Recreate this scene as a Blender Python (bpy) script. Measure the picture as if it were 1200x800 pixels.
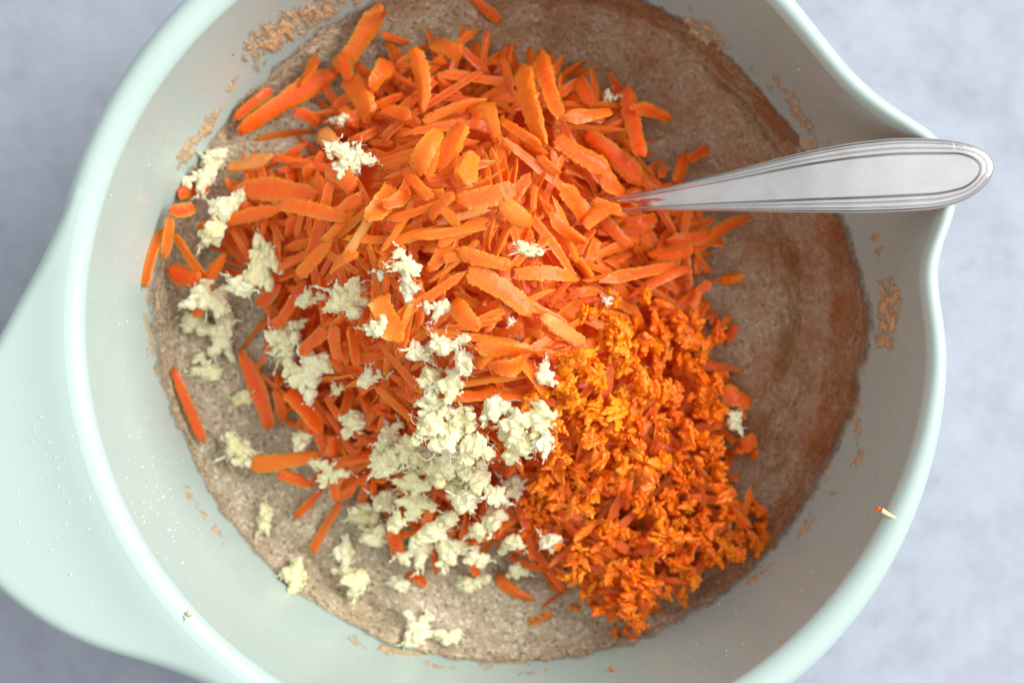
import bpy, bmesh, math, random
import numpy as np
from mathutils import Vector, Matrix, Euler, Quaternion

random.seed(7)
rng = np.random.default_rng(7)
scene = bpy.context.scene
for o in list(bpy.data.objects):
    bpy.data.objects.remove(o, do_unlink=True)

# ------------------------------------------------------------------ camera
F_PX = 2833.0                     # focal length in pixels of the 1200 px wide photograph (85 mm on 36 mm)
NADIR = (575.0, 300.0)            # where straight down falls in the photograph
CAM = Vector((-0.005, 0.021, 0.827))
cam_data = bpy.data.cameras.new('camera')
cam_data.sensor_width = 36.0
cam_data.lens = F_PX / 1200.0 * 36.0
cam_data.clip_start = 0.01
cam_data.clip_end = 50.0
cam = bpy.data.objects.new('camera', cam_data)
scene.collection.objects.link(cam)
d_cam = Vector(((NADIR[0] - 600) / F_PX, (400 - NADIR[1]) / F_PX, -1.0)).normalized()
CAM_Q = d_cam.rotation_difference(Vector((0, 0, -1)))
cam.rotation_mode = 'QUATERNION'
cam.rotation_quaternion = CAM_Q
cam.location = CAM
cam_data.dof.use_dof = True
cam_data.dof.focus_distance = 0.724
cam_data.dof.aperture_fstop = 7.0
scene.camera = cam

# ------------------------------------------------------------------ light (a window to the right, a pale room around)
world = bpy.data.worlds.new('World')
scene.world = world
world.use_nodes = True
bg = world.node_tree.nodes['Background']
# pale ceiling above, darker walls and floor of the room towards the sides
wt = world.node_tree
w_co = wt.nodes.new('ShaderNodeTexCoord')
w_sep = wt.nodes.new('ShaderNodeSeparateXYZ')
wt.links.new(w_co.outputs['Generated'], w_sep.inputs[0])
w_rmp = wt.nodes.new('ShaderNodeValToRGB')
w_rmp.color_ramp.elements[0].position = 0.15
w_rmp.color_ramp.elements[0].color = (0.07, 0.07, 0.075, 1)
w_rmp.color_ramp.elements[1].position = 0.98
w_rmp.color_ramp.elements[1].color = (0.86, 0.86, 0.86, 1)
wt.links.new(w_sep.outputs['Z'], w_rmp.inputs['Fac'])
wt.links.new(w_rmp.outputs['Color'], bg.inputs['Color'])
bg.inputs['Strength'].default_value = 1.50


def area_light(name, loc, target, sx, sy, power, col):
    ld = bpy.data.lights.new(name, 'AREA')
    ld.shape = 'RECTANGLE'
    ld.size, ld.size_y = sx, sy
    ld.energy = power
    ld.color = col
    lo = bpy.data.objects.new(name, ld)
    scene.collection.objects.link(lo)
    lo.location = loc
    lo.rotation_mode = 'QUATERNION'
    lo.rotation_quaternion = (Vector(target) - Vector(loc)).to_track_quat('-Z', 'Y')
    return lo


area_light('window_light', (2.60, 1.02, 2.25), (0, 0, 0.06), 2.7, 2.2, 214.0, (1.0, 0.985, 0.96))

vs = scene.view_settings
vs.view_transform = 'Standard'
vs.look = 'None'
vs.gamma = 1.0
vs.exposure = 0.0
vs.use_curve_mapping = False
scene.render.engine = 'CYCLES'
scene.render.resolution_x, scene.render.resolution_y = 1024, 682

# ------------------------------------------------------------------ helpers
COL = scene.collection


def unproject(px, py, z):
    """photo pixel -> world point on the level z"""
    d = CAM_Q @ Vector(((px - 600) / F_PX, (400 - py) / F_PX, -1.0))
    t = (z - CAM.z) / d.z
    return CAM + d * t


def project(p):
    q = CAM_Q.inverted() @ (Vector(p) - CAM)
    return 600 + F_PX * q.x / -q.z, 400 - F_PX * q.y / -q.z


def link(name, me, mat=None, parent=None, smooth=True):
    o = bpy.data.objects.new(name, me)
    COL.objects.link(o)
    if mat is not None and not me.materials:
        me.materials.append(mat)
    if smooth:
        me.polygons.foreach_set('use_smooth', [True] * len(me.polygons))
    if parent is not None:
        o.parent = parent
    return o


def tag(o, label, cat, group=None, kind=None):
    if label: o['label'] = label
    if cat: o['category'] = cat
    if group: o['group'] = group
    if kind: o['kind'] = kind
    return o


def empty(name, loc=(0, 0, 0)):
    o = bpy.data.objects.new(name, None)
    o.empty_display_size = 0.01
    COL.objects.link(o)
    o.location = loc
    return o


def mesh_from(name, verts, faces):
    me = bpy.data.meshes.new(name)
    me.from_pydata([tuple(v) for v in verts], [], [tuple(f) for f in faces])
    me.update()
    return me


def recalc(me):
    bm = bmesh.new()
    bm.from_mesh(me)
    bmesh.ops.recalc_face_normals(bm, faces=bm.faces)
    bm.to_mesh(me)
    bm.free()
    return me


def _hash(ix, iy, iz, seed):
    n = (ix * 374761393 + iy * 668265263 + iz * 2147483647 + seed * 1274126177) & 0xFFFFFFFF
    n = ((n ^ (n >> 13)) * 1274126177) & 0xFFFFFFFF
    n = (n ^ (n >> 16)) & 0xFFFFFFFF
    n = (n * 2246822519) & 0xFFFFFFFF
    n = n ^ (n >> 15)
    return (n & 0xFFFF) / 32767.5 - 1.0


def vnoise(P, freq, seed=0):
    """value noise -1..1 at points P (n,3)"""
    Q = np.asarray(P, float) * freq + 1000.0
    I = np.floor(Q).astype(np.int64)
    Fr = Q - I
    Fr = Fr * Fr * (3 - 2 * Fr)
    r = 0.0
    for dx in (0, 1):
        wx = Fr[:, 0] if dx else 1 - Fr[:, 0]
        for dy in (0, 1):
            wy = Fr[:, 1] if dy else 1 - Fr[:, 1]
            for dz in (0, 1):
                wz = Fr[:, 2] if dz else 1 - Fr[:, 2]
                r = r + wx * wy * wz * _hash(I[:, 0] + dx, I[:, 1] + dy, I[:, 2] + dz, seed)
    return r


def fbm(P, freq, octv=3, seed=0):
    r, a = 0.0, 1.0
    for k in range(octv):
        r = r + a * vnoise(P, freq * 2 ** k, seed + k * 17)
        a *= 0.5
    return r / 1.75


def poly_dist(P2, line):
    """distance from points (n,2) to polyline, and signed side"""
    best = np.full(len(P2), 1e9)
    for (a, b) in zip(line[:-1], line[1:]):
        a = np.array(a[:2]); b = np.array(b[:2])
        ab = b - a
        t = np.clip(((P2 - a) @ ab) / (ab @ ab), 0, 1)
        d = np.linalg.norm(P2 - (a + t[:, None] * ab), axis=1)
        best = np.minimum(best, d)
    return best


# ------------------------------------------------------------------ materials
class NT:
    def __init__(self, name):
        self.m = bpy.data.materials.new(name)
        self.m.use_nodes = True
        self.t = self.m.node_tree
        self.p = self.t.nodes['Principled BSDF']

    def n(self, kind, **kw):
        nd = self.t.nodes.new(kind)
        for k, v in kw.items():
            if k in nd.inputs:
                nd.inputs[k].default_value = v
            else:
                setattr(nd, k, v)
        return nd

    def l(self, a, b):
        self.t.links.new(a, b)

    def coord(self, which='Object'):
        return self.n('ShaderNodeTexCoord').outputs[which]

    def noise(self, vec, scale, detail=3, rough=0.6):
        nd = self.n('ShaderNodeTexNoise')
        nd.inputs['Scale'].default_value = scale
        nd.inputs['Detail'].default_value = detail
        nd.inputs['Roughness'].default_value = rough
        self.l(vec, nd.inputs['Vector'])
        return nd.outputs['Fac']

    def ramp(self, fac, stops, interp='LINEAR'):
        nd = self.n('ShaderNodeValToRGB')
        cr = nd.color_ramp
        cr.interpolation = interp
        while len(cr.elements) < len(stops):
            cr.elements.new(0.5)
        for e, (p, c) in zip(cr.elements, stops):
            e.position = p
            e.color = (c[0], c[1], c[2], 1) if len(c) == 3 else c
        self.l(fac, nd.inputs['Fac'])
        return nd.outputs['Color']

    def mix(self, fac, a, b, mode='MIX'):
        nd = self.n('ShaderNodeMix', data_type='RGBA', blend_type=mode)
        for s, v in ((nd.inputs[0], fac), (nd.inputs[6], a), (nd.inputs[7], b)):
            if hasattr(v, 'node'):
                self.l(v, s)
            else:
                s.default_value = v if not isinstance(v, tuple) else (v[0], v[1], v[2], 1)
        return nd.outputs[2]

    def bump(self, h, strength, dist):
        nd = self.n('ShaderNodeBump')
        nd.inputs['Strength'].default_value = strength
        nd.inputs['Distance'].default_value = dist
        self.l(h, nd.inputs['Height'])
        self.l(nd.outputs['Normal'], self.p.inputs['Normal'])
        return nd

    def set(self, **kw):
        for k, v in kw.items():
            k = k.replace('_', ' ')
            s = self.p.inputs[k]
            if hasattr(v, 'node'):
                self.l(v, s)
            else:
                s.default_value = v
        return self


def G(v):
    return (v, v, v)


def mat_table():
    m = NT('painted_plaster_surface')
    c = m.coord()
    big = m.noise(c, 9, 4, 0.6)
    mid = m.noise(c, 45, 5, 0.7)
    base = m.ramp(big, [(0.30, (0.275, 0.29, 0.365)), (0.5, (0.345, 0.375, 0.445)), (0.72, (0.40, 0.435, 0.505))])
    base = m.mix(0.5, base, m.ramp(mid, [(0.3, (0.25, 0.265, 0.34)), (0.5, (0.355, 0.39, 0.455)), (0.72, (0.45, 0.485, 0.55))]))
    dirt = m.noise(c, 80, 3, 0.6)
    base = m.mix(m.ramp(dirt, [(0.62, G(0)), (0.74, G(0.45))]), base, (0.27, 0.275, 0.34))
    m.set(Base_Color=base, Roughness=0.55)
    m.p.inputs['Specular IOR Level'].default_value = 0.3
    m.bump(mid, 0.35, 0.001)
    return m.m


def mat_bowl():
    m = NT('mint_melamine')
    c = m.coord()
    n1 = m.noise(c, 18, 3, 0.6)
    col = m.ramp(n1, [(0.3, (0.415, 0.535, 0.50)), (0.7, (0.435, 0.555, 0.52))])
    sm = m.noise(c, 60, 4, 0.7)
    rg = m.ramp(sm, [(0.35, G(0.22)), (0.7, G(0.38))])
    m.set(Base_Color=col, Roughness=rg)
    m.p.inputs['IOR'].default_value = 1.5
    m.p.inputs['Specular IOR Level'].default_value = 0.5
    m.p.inputs['Subsurface Weight'].default_value = 0.0
    m.p.inputs['Subsurface Radius'].default_value = (1.0, 1.0, 1.0)
    m.p.inputs['Subsurface Scale'].default_value = 0.002
    m.bump(m.noise(c, 30, 2, 0.5), 0.08, 0.001)
    return m.m


def mat_batter(name='oat_batter', warm=0.0, relief=0.5):
    m = NT(name)
    c = m.coord()
    n1 = m.noise(c, 55, 4, 0.65)
    col = m.ramp(n1, [(0.3, (0.36, 0.275, 0.170)), (0.5, (0.42, 0.325, 0.208)), (0.72, (0.47, 0.37, 0.248))])
    g = m.noise(c, 1000, 3, 0.75)
    col = m.mix(0.6, col, m.ramp(g, [(0.30, (0.20, 0.135, 0.07)), (0.45, (0.38, 0.29, 0.18)), (0.57, (0.47, 0.37, 0.245)), (0.72, (0.78, 0.68, 0.53))]))
    vo = m.n('ShaderNodeTexVoronoi', feature='F1')
    vo.inputs['Scale'].default_value = 950
    m.l(c, vo.inputs['Vector'])
    vs_ = m.n('ShaderNodeSeparateColor')
    m.l(vo.outputs['Color'], vs_.inputs[0])
    col = m.mix(m.ramp(vs_.outputs[0], [(0.80, G(0)), (0.87, G(0.5))]), col, (0.78, 0.69, 0.54))     # pale grains
    col = m.mix(m.ramp(vs_.outputs[1], [(0.88, G(0)), (0.93, G(0.7))]), col, (0.15, 0.095, 0.05))     # dark flecks
    tint_n = m.n('ShaderNodeAttribute', attribute_name='shade_tint')
    col = m.mix(m.mix(1.0, tint_n.outputs['Fac'], m.ramp(n1, [(0.3, G(1)), (0.7, G(0.45))]), 'MULTIPLY'), col, m.mix(0.90, col, (0.26, 0.07, 0.004), 'MIX'))  # painted shade: dark warm brown on the batter's shaded side
    if warm:
        col = m.mix(warm, col, (0.80, 0.55, 0.27))
    m.set(Base_Color=col, Roughness=m.ramp(m.noise(c, 140, 3, 0.6), [(0.35, G(0.10)), (0.7, G(0.32))]))
    fl = m.n('ShaderNodeAttribute', attribute_name='film')
    fa_ = m.n('ShaderNodeMath', operation='ADD')
    m.l(fl.outputs['Fac'], fa_.inputs[0]); m.l(m.noise(c, 480, 4, 0.7), fa_.inputs[1])
    m.set(Alpha=m.ramp(fa_.outputs[0], [(0.46, G(0)), (0.86, G(1))]))
    m.p.inputs['Subsurface Weight'].default_value = 0.0
    m.p.inputs['Subsurface Radius'].default_value = (1.0, 0.7, 0.45)
    m.p.inputs['Subsurface Scale'].default_value = 0.0012
    m.bump(m.mix(0.6, g, m.ramp(vo.outputs['Distance'], [(0.0, G(1)), (0.9, G(0))])), relief, 0.0009)
    m.p.inputs['Specular IOR Level'].default_value = 0.42
    return m.m


def mat_carrot():
    m = NT('grated_carrot')
    c = m.coord()
    oi = m.n('ShaderNodeObjectInfo')
    rnd = m.n('ShaderNodeAttribute', attribute_name='tone')
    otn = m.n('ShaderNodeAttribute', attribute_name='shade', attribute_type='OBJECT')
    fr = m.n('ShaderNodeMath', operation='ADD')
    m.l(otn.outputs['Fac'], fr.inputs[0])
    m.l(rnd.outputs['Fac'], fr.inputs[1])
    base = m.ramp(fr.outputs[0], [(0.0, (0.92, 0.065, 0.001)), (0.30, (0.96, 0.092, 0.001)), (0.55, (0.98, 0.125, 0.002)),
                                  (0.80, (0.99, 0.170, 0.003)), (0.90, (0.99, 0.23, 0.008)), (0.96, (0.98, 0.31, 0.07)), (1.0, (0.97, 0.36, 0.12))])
    n1 = m.noise(c, 260, 4, 0.65)
    base = m.mix(m.ramp(n1, [(0.35, G(0.0)), (0.75, G(0.5))]), base, (0.99, 0.215, 0.004))
    n3 = m.noise(c, 120, 2, 0.6)
    base = m.mix(m.ramp(n3, [(0.55, G(0.0)), (0.8, G(0.35))]), base, (0.88, 0.05, 0.001))
    ed = m.n('ShaderNodeAttribute', attribute_name='edge')
    n2 = m.noise(c, 900, 3, 0.7)
    edm = m.n('ShaderNodeMath', operation='MULTIPLY')
    m.l(ed.outputs['Fac'], edm.inputs[0])
    m.l(m.ramp(n2, [(0.35, G(0.15)), (0.65, G(1))]), edm.inputs[1])
    base = m.mix(edm.outputs[0], base, (0.99, 0.33, 0.03))
    m.set(Base_Color=base, Roughness=m.ramp(n2, [(0.3, G(0.28)), (0.7, G(0.48))]))
    m.p.inputs['Specular IOR Level'].default_value = 0.28
    m.p.inputs['Subsurface Weight'].default_value = 0.70
    m.p.inputs['Subsurface Radius'].default_value = (1.0, 0.27, 0.02)
    m.p.inputs['Subsurface Scale'].default_value = 0.0032
    fine = m.noise(c, 1900, 3, 0.7)
    bn = m.bump(m.mix(0.45, n2, fine), 0.7, 0.0011)
    m.p.inputs['Coat Weight'].default_value = 0.25
    m.p.inputs['Coat Roughness'].default_value = 0.18
    return m.m


def mat_ginger():
    m = NT('grated_ginger')
    c = m.coord()
    oi = m.n('ShaderNodeObjectInfo')
    base = m.ramp(oi.outputs['Random'], [(0, (0.86, 0.77, 0.38)), (0.5, (0.88, 0.80, 0.46)), (1, (0.90, 0.83, 0.55))])
    n1 = m.noise(c, 330, 4, 0.65)
    base = m.mix(m.ramp(n1, [(0.35, G(0.0)), (0.7, G(0.8))]), base, (0.92, 0.87, 0.62))
    n2 = m.noise(c, 150, 2, 0.6)
    base = m.mix(m.ramp(n2, [(0.5, G(0.0)), (0.75, G(0.55))]), base, (0.76, 0.67, 0.30))
    m.set(Base_Color=base, Roughness=0.32)
    m.p.inputs['Subsurface Weight'].default_value = 0.5
    m.p.inputs['Subsurface Radius'].default_value = (1.0, 0.80, 0.40)
    m.p.inputs['Subsurface Scale'].default_value = 0.003
    m.bump(m.noise(c, 900, 4, 0.7), 0.7, 0.0008)
    return m.m


def mat_zest():
    m = NT('orange_zest')
    c = m.coord()
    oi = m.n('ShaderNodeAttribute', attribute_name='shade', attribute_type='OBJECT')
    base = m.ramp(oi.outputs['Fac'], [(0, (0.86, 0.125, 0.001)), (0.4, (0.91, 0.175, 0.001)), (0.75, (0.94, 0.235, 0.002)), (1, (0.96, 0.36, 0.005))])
    n1 = m.noise(c, 300, 4, 0.65)
    base = m.mix(m.ramp(n1, [(0.4, G(0.0)), (0.75, G(0.7))]), base, (0.95, 0.25, 0.003))
    n2 = m.noise(c, 420, 2, 0.6)
    base = m.mix(m.ramp(n2, [(0.68, G(0.0)), (0.76, G(0.5))]), base, (0.95, 0.66, 0.36))
    m.set(Base_Color=base, Roughness=m.ramp(n1, [(0.3, G(0.10)), (0.7, G(0.32))]))
    m.p.inputs['Subsurface Weight'].default_value = 0.5
    m.p.inputs['Subsurface Radius'].default_value = (1.0, 0.40, 0.06)
    m.p.inputs['Subsurface Scale'].default_value = 0.003
    m.bump(m.noise(c, 800, 4, 0.7), 0.7, 0.0008)
    return m.m


def mat_pith():
    m = NT('pale_pith')
    c = m.coord()
    m.set(Base_Color=m.ramp(m.noise(c, 300, 3), [(0.3, (0.85, 0.70, 0.30)), (0.7, (0.92, 0.86, 0.62))]), Roughness=0.45)
    return m.m


def mat_steel():
    m = NT('polished_steel')
    c = m.coord()
    n = m.noise(c, 70, 4, 0.7)
    st = m.n('ShaderNodeMapping')
    m.l(c, st.inputs['Vector'])
    st.inputs['Scale'].default_value = (30, 900, 200)
    fine = m.noise(st.outputs[0], 3, 3, 0.6)
    m.set(Base_Color=m.ramp(n, [(0.3, (0.58, 0.565, 0.555)), (0.7, (0.67, 0.66, 0.65))]), Metallic=1.0,
          Roughness=m.ramp(m.mix(0.5, n, fine), [(0.35, G(0.05)), (0.7, G(0.15))]))
    return m.m


def mat_grain():
    m = NT('salt_grain')
    m.set(Base_Color=m.ramp(m.noise(m.coord(), 400, 2), [(0.3, (0.86, 0.86, 0.83)), (0.7, (0.93, 0.93, 0.92))]), Roughness=0.3)
    return m.m


M_TABLE, M_BOWL, M_BATTER = mat_table(), mat_bowl(), mat_batter()
M_CARROT, M_GINGER, M_ZEST, M_STEEL = mat_carrot(), mat_ginger(), mat_zest(), mat_steel()
M_PITH, M_GRAIN = mat_pith(), mat_grain()
M_SMEAR = mat_batter('drying_batter', 0.6, 0.15)

# ------------------------------------------------------------------ table surface
bm = bmesh.new()
bmesh.ops.create_grid(bm, x_segments=4, y_segments=4, size=0.9)
me = bpy.data.meshes.new('table_surface')
bm.to_mesh(me); bm.free()
o = link('table_surface', me, M_TABLE, smooth=False)
o['kind'] = 'structure'

# ------------------------------------------------------------------ the bowl
SPOUT = math.radians(20.5)        # direction of the pouring lip, the handle lies opposite
INNER = [(0.0, .0062), (.03, .0062), (.055, .0066), (.075, .0105), (.090, .0175), (.1005, .028), (.107, .040), (.1115, .053),
         (.1150, .067), (.1180, .082), (.1203, .097), (.1222, .110), (.1234, .1180)]
_zi = np.array([p[1] for p in INNER[3:]])
_ri = np.array([p[0] for p in INNER[3:]])


def wall_r(z):
    return np.interp(z, _zi, _ri)


def wall_z(r):
    return np.interp(r, _ri, _zi)


def rim_w(th):
    a = abs(math.degrees((th - SPOUT + math.pi) % (2 * math.pi) - math.pi))
    t = min(max((a - 14) / 60.0, 0), 1)
    t = t * t * (3 - 2 * t)
    return 0.0058 + 0.0052 * t


# the lip's outline, read off the photograph
_LIP = [(930, 0), (958, 36), (985, 70), (1010, 97), (1040, 121), (1070, 140), (1100, 157), (1118, 184), (1126, 212), (1123, 240), (1112, 268), (1101, 293), (1097, 320), (1100, 350), (1105, 380), (1109, 420)]
_la, _ls = [], []
for _p in _LIP:
    _w = unproject(_p[0], _p[1], 0.1175)
    _t = math.atan2(_w.y, _w.x)
    _la.append(math.degrees(_t - SPOUT)); _ls.append(math.hypot(_w.x, _w.y) - (0.12345 + rim_w(_t)))
_o = np.argsort(_la)
_la = np.concatenate([[-180, -34], np.array(_la)[_o], [40, 180]]); _ls = np.concatenate([[0, 0], np.array(_ls)[_o], [0, 0]])
_ta = np.linspace(-60, 60, 481)
_ts = np.interp(_ta, _la, _ls)
for _ in range(70):
    _ts[1:-1] = .25 * _ts[:-2] + .5 * _ts[1:-1] + .25 * _ts[2:]


def spout_shift(th):
    """how far the rim leaves the circle at this angle, and the dip of the lip"""
    a = math.degrees((th - SPOUT + math.pi) % (2 * math.pi) - math.pi)
    return float(np.interp(a, _ta, _ts, left=0.0, right=0.0)), math.exp(-(a / 9.0) ** 2)


NT_B = 288


def ring(th, r, z, k):
    """k: how much of the spout bulge this ring gets"""
    s, b = spout_shift(th)
    rr = r + s * k
    return (rr * math.cos(th), rr * math.sin(th), z - 0.0037 * b * k)


def k_of_z(z):
    return max(0.0, (z - 0.050) / (0.120 - 0.050)) ** 1.6


def build_bowl():
    root = empty('mixing_bowl')
    tag(root, 'mint green mixing bowl with flat handle and pouring lip, on grey surface', 'bowl')
    ths = [2 * math.pi * i / NT_B for i in range(NT_B)]
    # inner wall, resampled smoothly
    prof = np.array(INNER)
    seg = np.concatenate([[0], np.cumsum(np.linalg.norm(np.diff(prof, axis=0), axis=1))])
    ss = np.linspace(0, seg[-1], 48)
    pr = np.stack([np.interp(ss, seg, prof[:, 0]), np.interp(ss, seg, prof[:, 1])], 1)
    for _ in range(6):
        pr[1:-1] = 0.25 * pr[:-2] + 0.5 * pr[1:-1] + 0.25 * pr[2:]
    outer = [(.1268, .1118), (.1245, .097), (.1215, .082), (.1185, .066), (.1145, .050), (.108, .034), (.099, .020), (.087, .0095), (.074, .003), (.066, .0), (.0, .0)]

    def grid(rows):
        n = len(rows)
        V = [v for row in rows for v in row]
        Fc = []
        for j in range(n - 1):
            for i in range(NT_B):
                i2 = (i + 1) % NT_B
                Fc.append((j * NT_B + i, j * NT_B + i2, (j + 1) * NT_B + i2, (j + 1) * NT_B + i))
        return V, Fc

    rows = [[ring(t, max(r, 1e-4), z, k_of_z(z)) for t in ths] for r, z in pr]
    # outer wall continues from rim underside
    V1, F1 = grid(rows)
    orow = [[ring(t, max(r, 1e-4), z, k_of_z(z)) for t in ths] for r, z in outer]
    V2, F2 = grid(orow)
    n1 = len(V1)
    me = mesh_from('bowl_wall', V1 + V2, F1 + [tuple(i + n1 for i in f) for f in F2])
    bm = bmesh.new(); bm.from_mesh(me)
    bmesh.ops.remove_doubles(bm, verts=bm.verts, dist=2e-5)
    bmesh.ops.recalc_face_normals(bm, faces=bm.faces)
    bm.to_mesh(me); bm.free()
    # normals: inner wall must face the axis
    link('bowl_wall', me, M_BOWL, root)

    # the rolled rim: from the inner wall's lip over the crest and round to below
    rrows = []
    nprof = 18
    for j in range(nprof):
        row = []
        for t in ths:
            w = rim_w(t)
            u = j / (nprof - 1)
            # crest profile: inner lip (0), crest, outer edge, underside
            pts = [(.12325, .1168), (.12345, .1188), (.1242, .1205), (.12345 + w * .30, .1222), (.12345 + w * .55, .1228), (.12345 + w * .80, .1222),
                   (.12345 + w * .96, .1203), (.12345 + w * 1.0, .1182), (.12345 + w * .93, .1160), (.12345 + w * .72, .1146), (.1266, .1116)]
            x = u * (len(pts) - 1)
            i0 = min(int(x), len(pts) - 2)
            f = x - i0
            p = (pts[i0][0] * (1 - f) + pts[i0 + 1][0] * f, pts[i0][1] * (1 - f) + pts[i0 + 1][1] * f)
            row.append(ring(t, p[0], p[1], k_of_z(min(p[1], .120))))
        rrows.append(row)
    V, Fc = grid(rrows)
    me = recalc(mesh_from('rim', V, Fc))
    link('rim', me, M_BOWL, root)

    # handle tab
    out_px = [(118, 150), (104, 185), (82, 240), (45, 315), (0, 395), (-42, 470), (-64, 545), (-60, 610), (-30, 665), (12, 702), (60, 736), (115, 760), (175, 775), (232, 794), (285, 824), (330, 852)]
    pol = []
    for p in out_px:
        w = unproject(p[0], p[1], 0.1185)
        pol.append((math.atan2(w.y, w.x) % (2 * math.pi), math.hypot(w.x, w.y)))
    pol.sort()
    pa = np.array([p[0] for p in pol]); prr = np.array([p[1] for p in pol])
    NA, NS = 120, 22
    aa = np.linspace(pa[0], pa[-1], NA)
    Ro = np.interp(aa, pa, prr)
    for _ in range(14):
        Ro[1:-1] = 0.25 * Ro[:-2] + 0.5 * Ro[1:-1] + 0.25 * Ro[2:]
    top, bot = [], []
    for a, R in zip(aa, Ro):
        f_ = min(1.0, min(a - aa[0], aa[-1] - a) / math.radians(9))
        f_ = f_ * f_ * (3 - 2 * f_)
        r0 = 0.1296
        rt, rb = [], []
        R = max(R, r0 + 0.0036)
        L = R - r0
        for j in range(NS):
            u = j / (NS - 1)
            r = r0 + L * (1 - (1 - u) ** 1.25)
            x = r - r0
            e = R - r
            drop = 0.0026 * (1 - math.exp(-(x / 0.011) ** 1.6))
            er = min(0.0042, L * 0.8)
            edge = 0.0 if e > er else er * 0.62 * (1 - math.sqrt(max(0, 1 - (1 - e / er) ** 2)))
            z = 0.12285 - drop - edge - 0.0042 * (1 - f_)
            rt.append((r * math.cos(a), r * math.sin(a), z))
            th = 0.0046 * min(1, (e / er) ** 0.5 if e < er else 1) * min(1.0, 0.2 + x / 0.003)
            rb.append((r * math.cos(a), r * math.sin(a), z - max(th, 1e-5) - 0.0002))
        top.append(rt); bot.append(rb)
    V = [v for r in top for v in r] + [v for r in bot for v in r]
    n = NA * NS
    Fc = []
    for i in range(NA - 1):
        for j in range(NS - 1):
            a0 = i * NS + j
            Fc.append((a0, a0 + 1, a0 + NS + 1, a0 + NS))
            Fc.append((n + a0, n + a0 + NS, n + a0 + NS + 1, n + a0 + 1))
        a0 = i * NS + NS - 1
        Fc.append((a0, n + a0, n + a0 + NS, a0 + NS))
    me = recalc(mesh_from('handle', V, Fc))
    link('handle', me, M_BOWL, root)
    return root


bowl = build_bowl()


def wall_hit(px, py):
    """the point of the inner wall that a photo pixel looks at: (theta, z)"""
    lo, hi = 0.02, 0.1175
    def gap(z):
        w = unproject(px, py, z)
        th = math.atan2(w.y, w.x)
        s, b = spout_shift(th)
        return math.hypot(w.x, w.y) - (wall_r(z) + s * k_of_z(z))
    # a pixel outside the wall at this level looks at a higher spot
    for _ in range(40):
        mid = 0.5 * (lo + hi)
        if gap(mid) > 0: lo = mid
        else: hi = mid
    w = unproject(px, py, lo)
    return math.atan2(w.y, w.x), lo


def wall_point(th, z, off=0.0):
    s, b = spout_shift(th)
    r = wall_r(z) + s * k_of_z(z) - off
    return (r * math.cos(th), r * math.sin(th), z - 0.0037 * b * k_of_z(z))


# ------------------------------------------------------------------ the batter
Z0 = 0.0440
edge_px = [(740, -4), (800, 30), (850, 75), (895, 120), (935, 170), (985, 260), (1008, 330), (1022, 380), (1003, 450), (988, 500), (955, 560), (900, 640), (850, 690),
           (760, 742), (640, 770), (560, 768), (480, 757), (400, 718), (340, 672), (270, 590), (235, 530), (192, 440), (178, 350), (200, 262), (250, 172),
           (300, 110), (370, 52), (445, 2), (560, -38), (660, -32)]
_eh = sorted([(lambda h: (h[0] % (2 * math.pi), max(h[1], Z0 + 0.002)))(wall_hit(*p)) for p in edge_px])
_ea = np.array([h[0] for h in _eh]); _ez = np.array([h[1] for h in _eh])


def edge_z(th):
    return np.interp(th % (2 * math.pi), np.concatenate([[_ea[-1] - 2 * math.pi], _ea, [_ea[0] + 2 * math.pi]]),
                     np.concatenate([[_ez[-1]], _ez, [_ez[0]]]))


def W(pts, z=Z0):
    return [tuple(unproject(p[0], p[1], z))[:2] for p in pts]


GROOVES = [  # photo line, half width (m), depth (m)
    (W([(690, 2), (760, 25), (820, 62), (880, 120), (925, 175), (955, 225)]), 0.0024, 0.0032),
    (W([(345, 640), (375, 675), (415, 705), (455, 728)]), 0.0030, 0.0022),
    (W([(520, 715), (600, 722), (690, 705)]), 0.004, 0.0012),
    (W([(940, 290), (945, 360), (925, 430)]), 0.004, 0.0014),
    (W([(440, 20), (540, 40), (640, 20)]), 0.005, 0.0010)]
RIDGES = [(W([(715, -12), (790, 12), (850, 55), (905, 115), (950, 175), (975, 240)]), 0.0036, 0.0022),
          (W([(330, 655), (365, 695), (410, 728), (470, 745)]), 0.0034, 0.0018),
          (W([(900, 250), (910, 340), (900, 450), (880, 520)]), 0.006, 0.0014)]


def batter_h(P2):
    P3 = np.c_[P2, np.zeros(len(P2))]
    h = Z0 + 0.0026 * vnoise(P3, 40, 3) + 0.0016 * vnoise(P3, 90, 5) + 0.0005 * vnoise(P3, 220, 9) + 0.00030 * vnoise(P3, 700, 11)
    for ln, w, d in GROOVES:
        h -= d * np.exp(-(poly_dist(P2, ln) / w) ** 2)
    for ln, w, d in RIDGES:
        h += d * np.exp(-(poly_dist(P2, ln) / w) ** 2)
    return h


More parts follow.
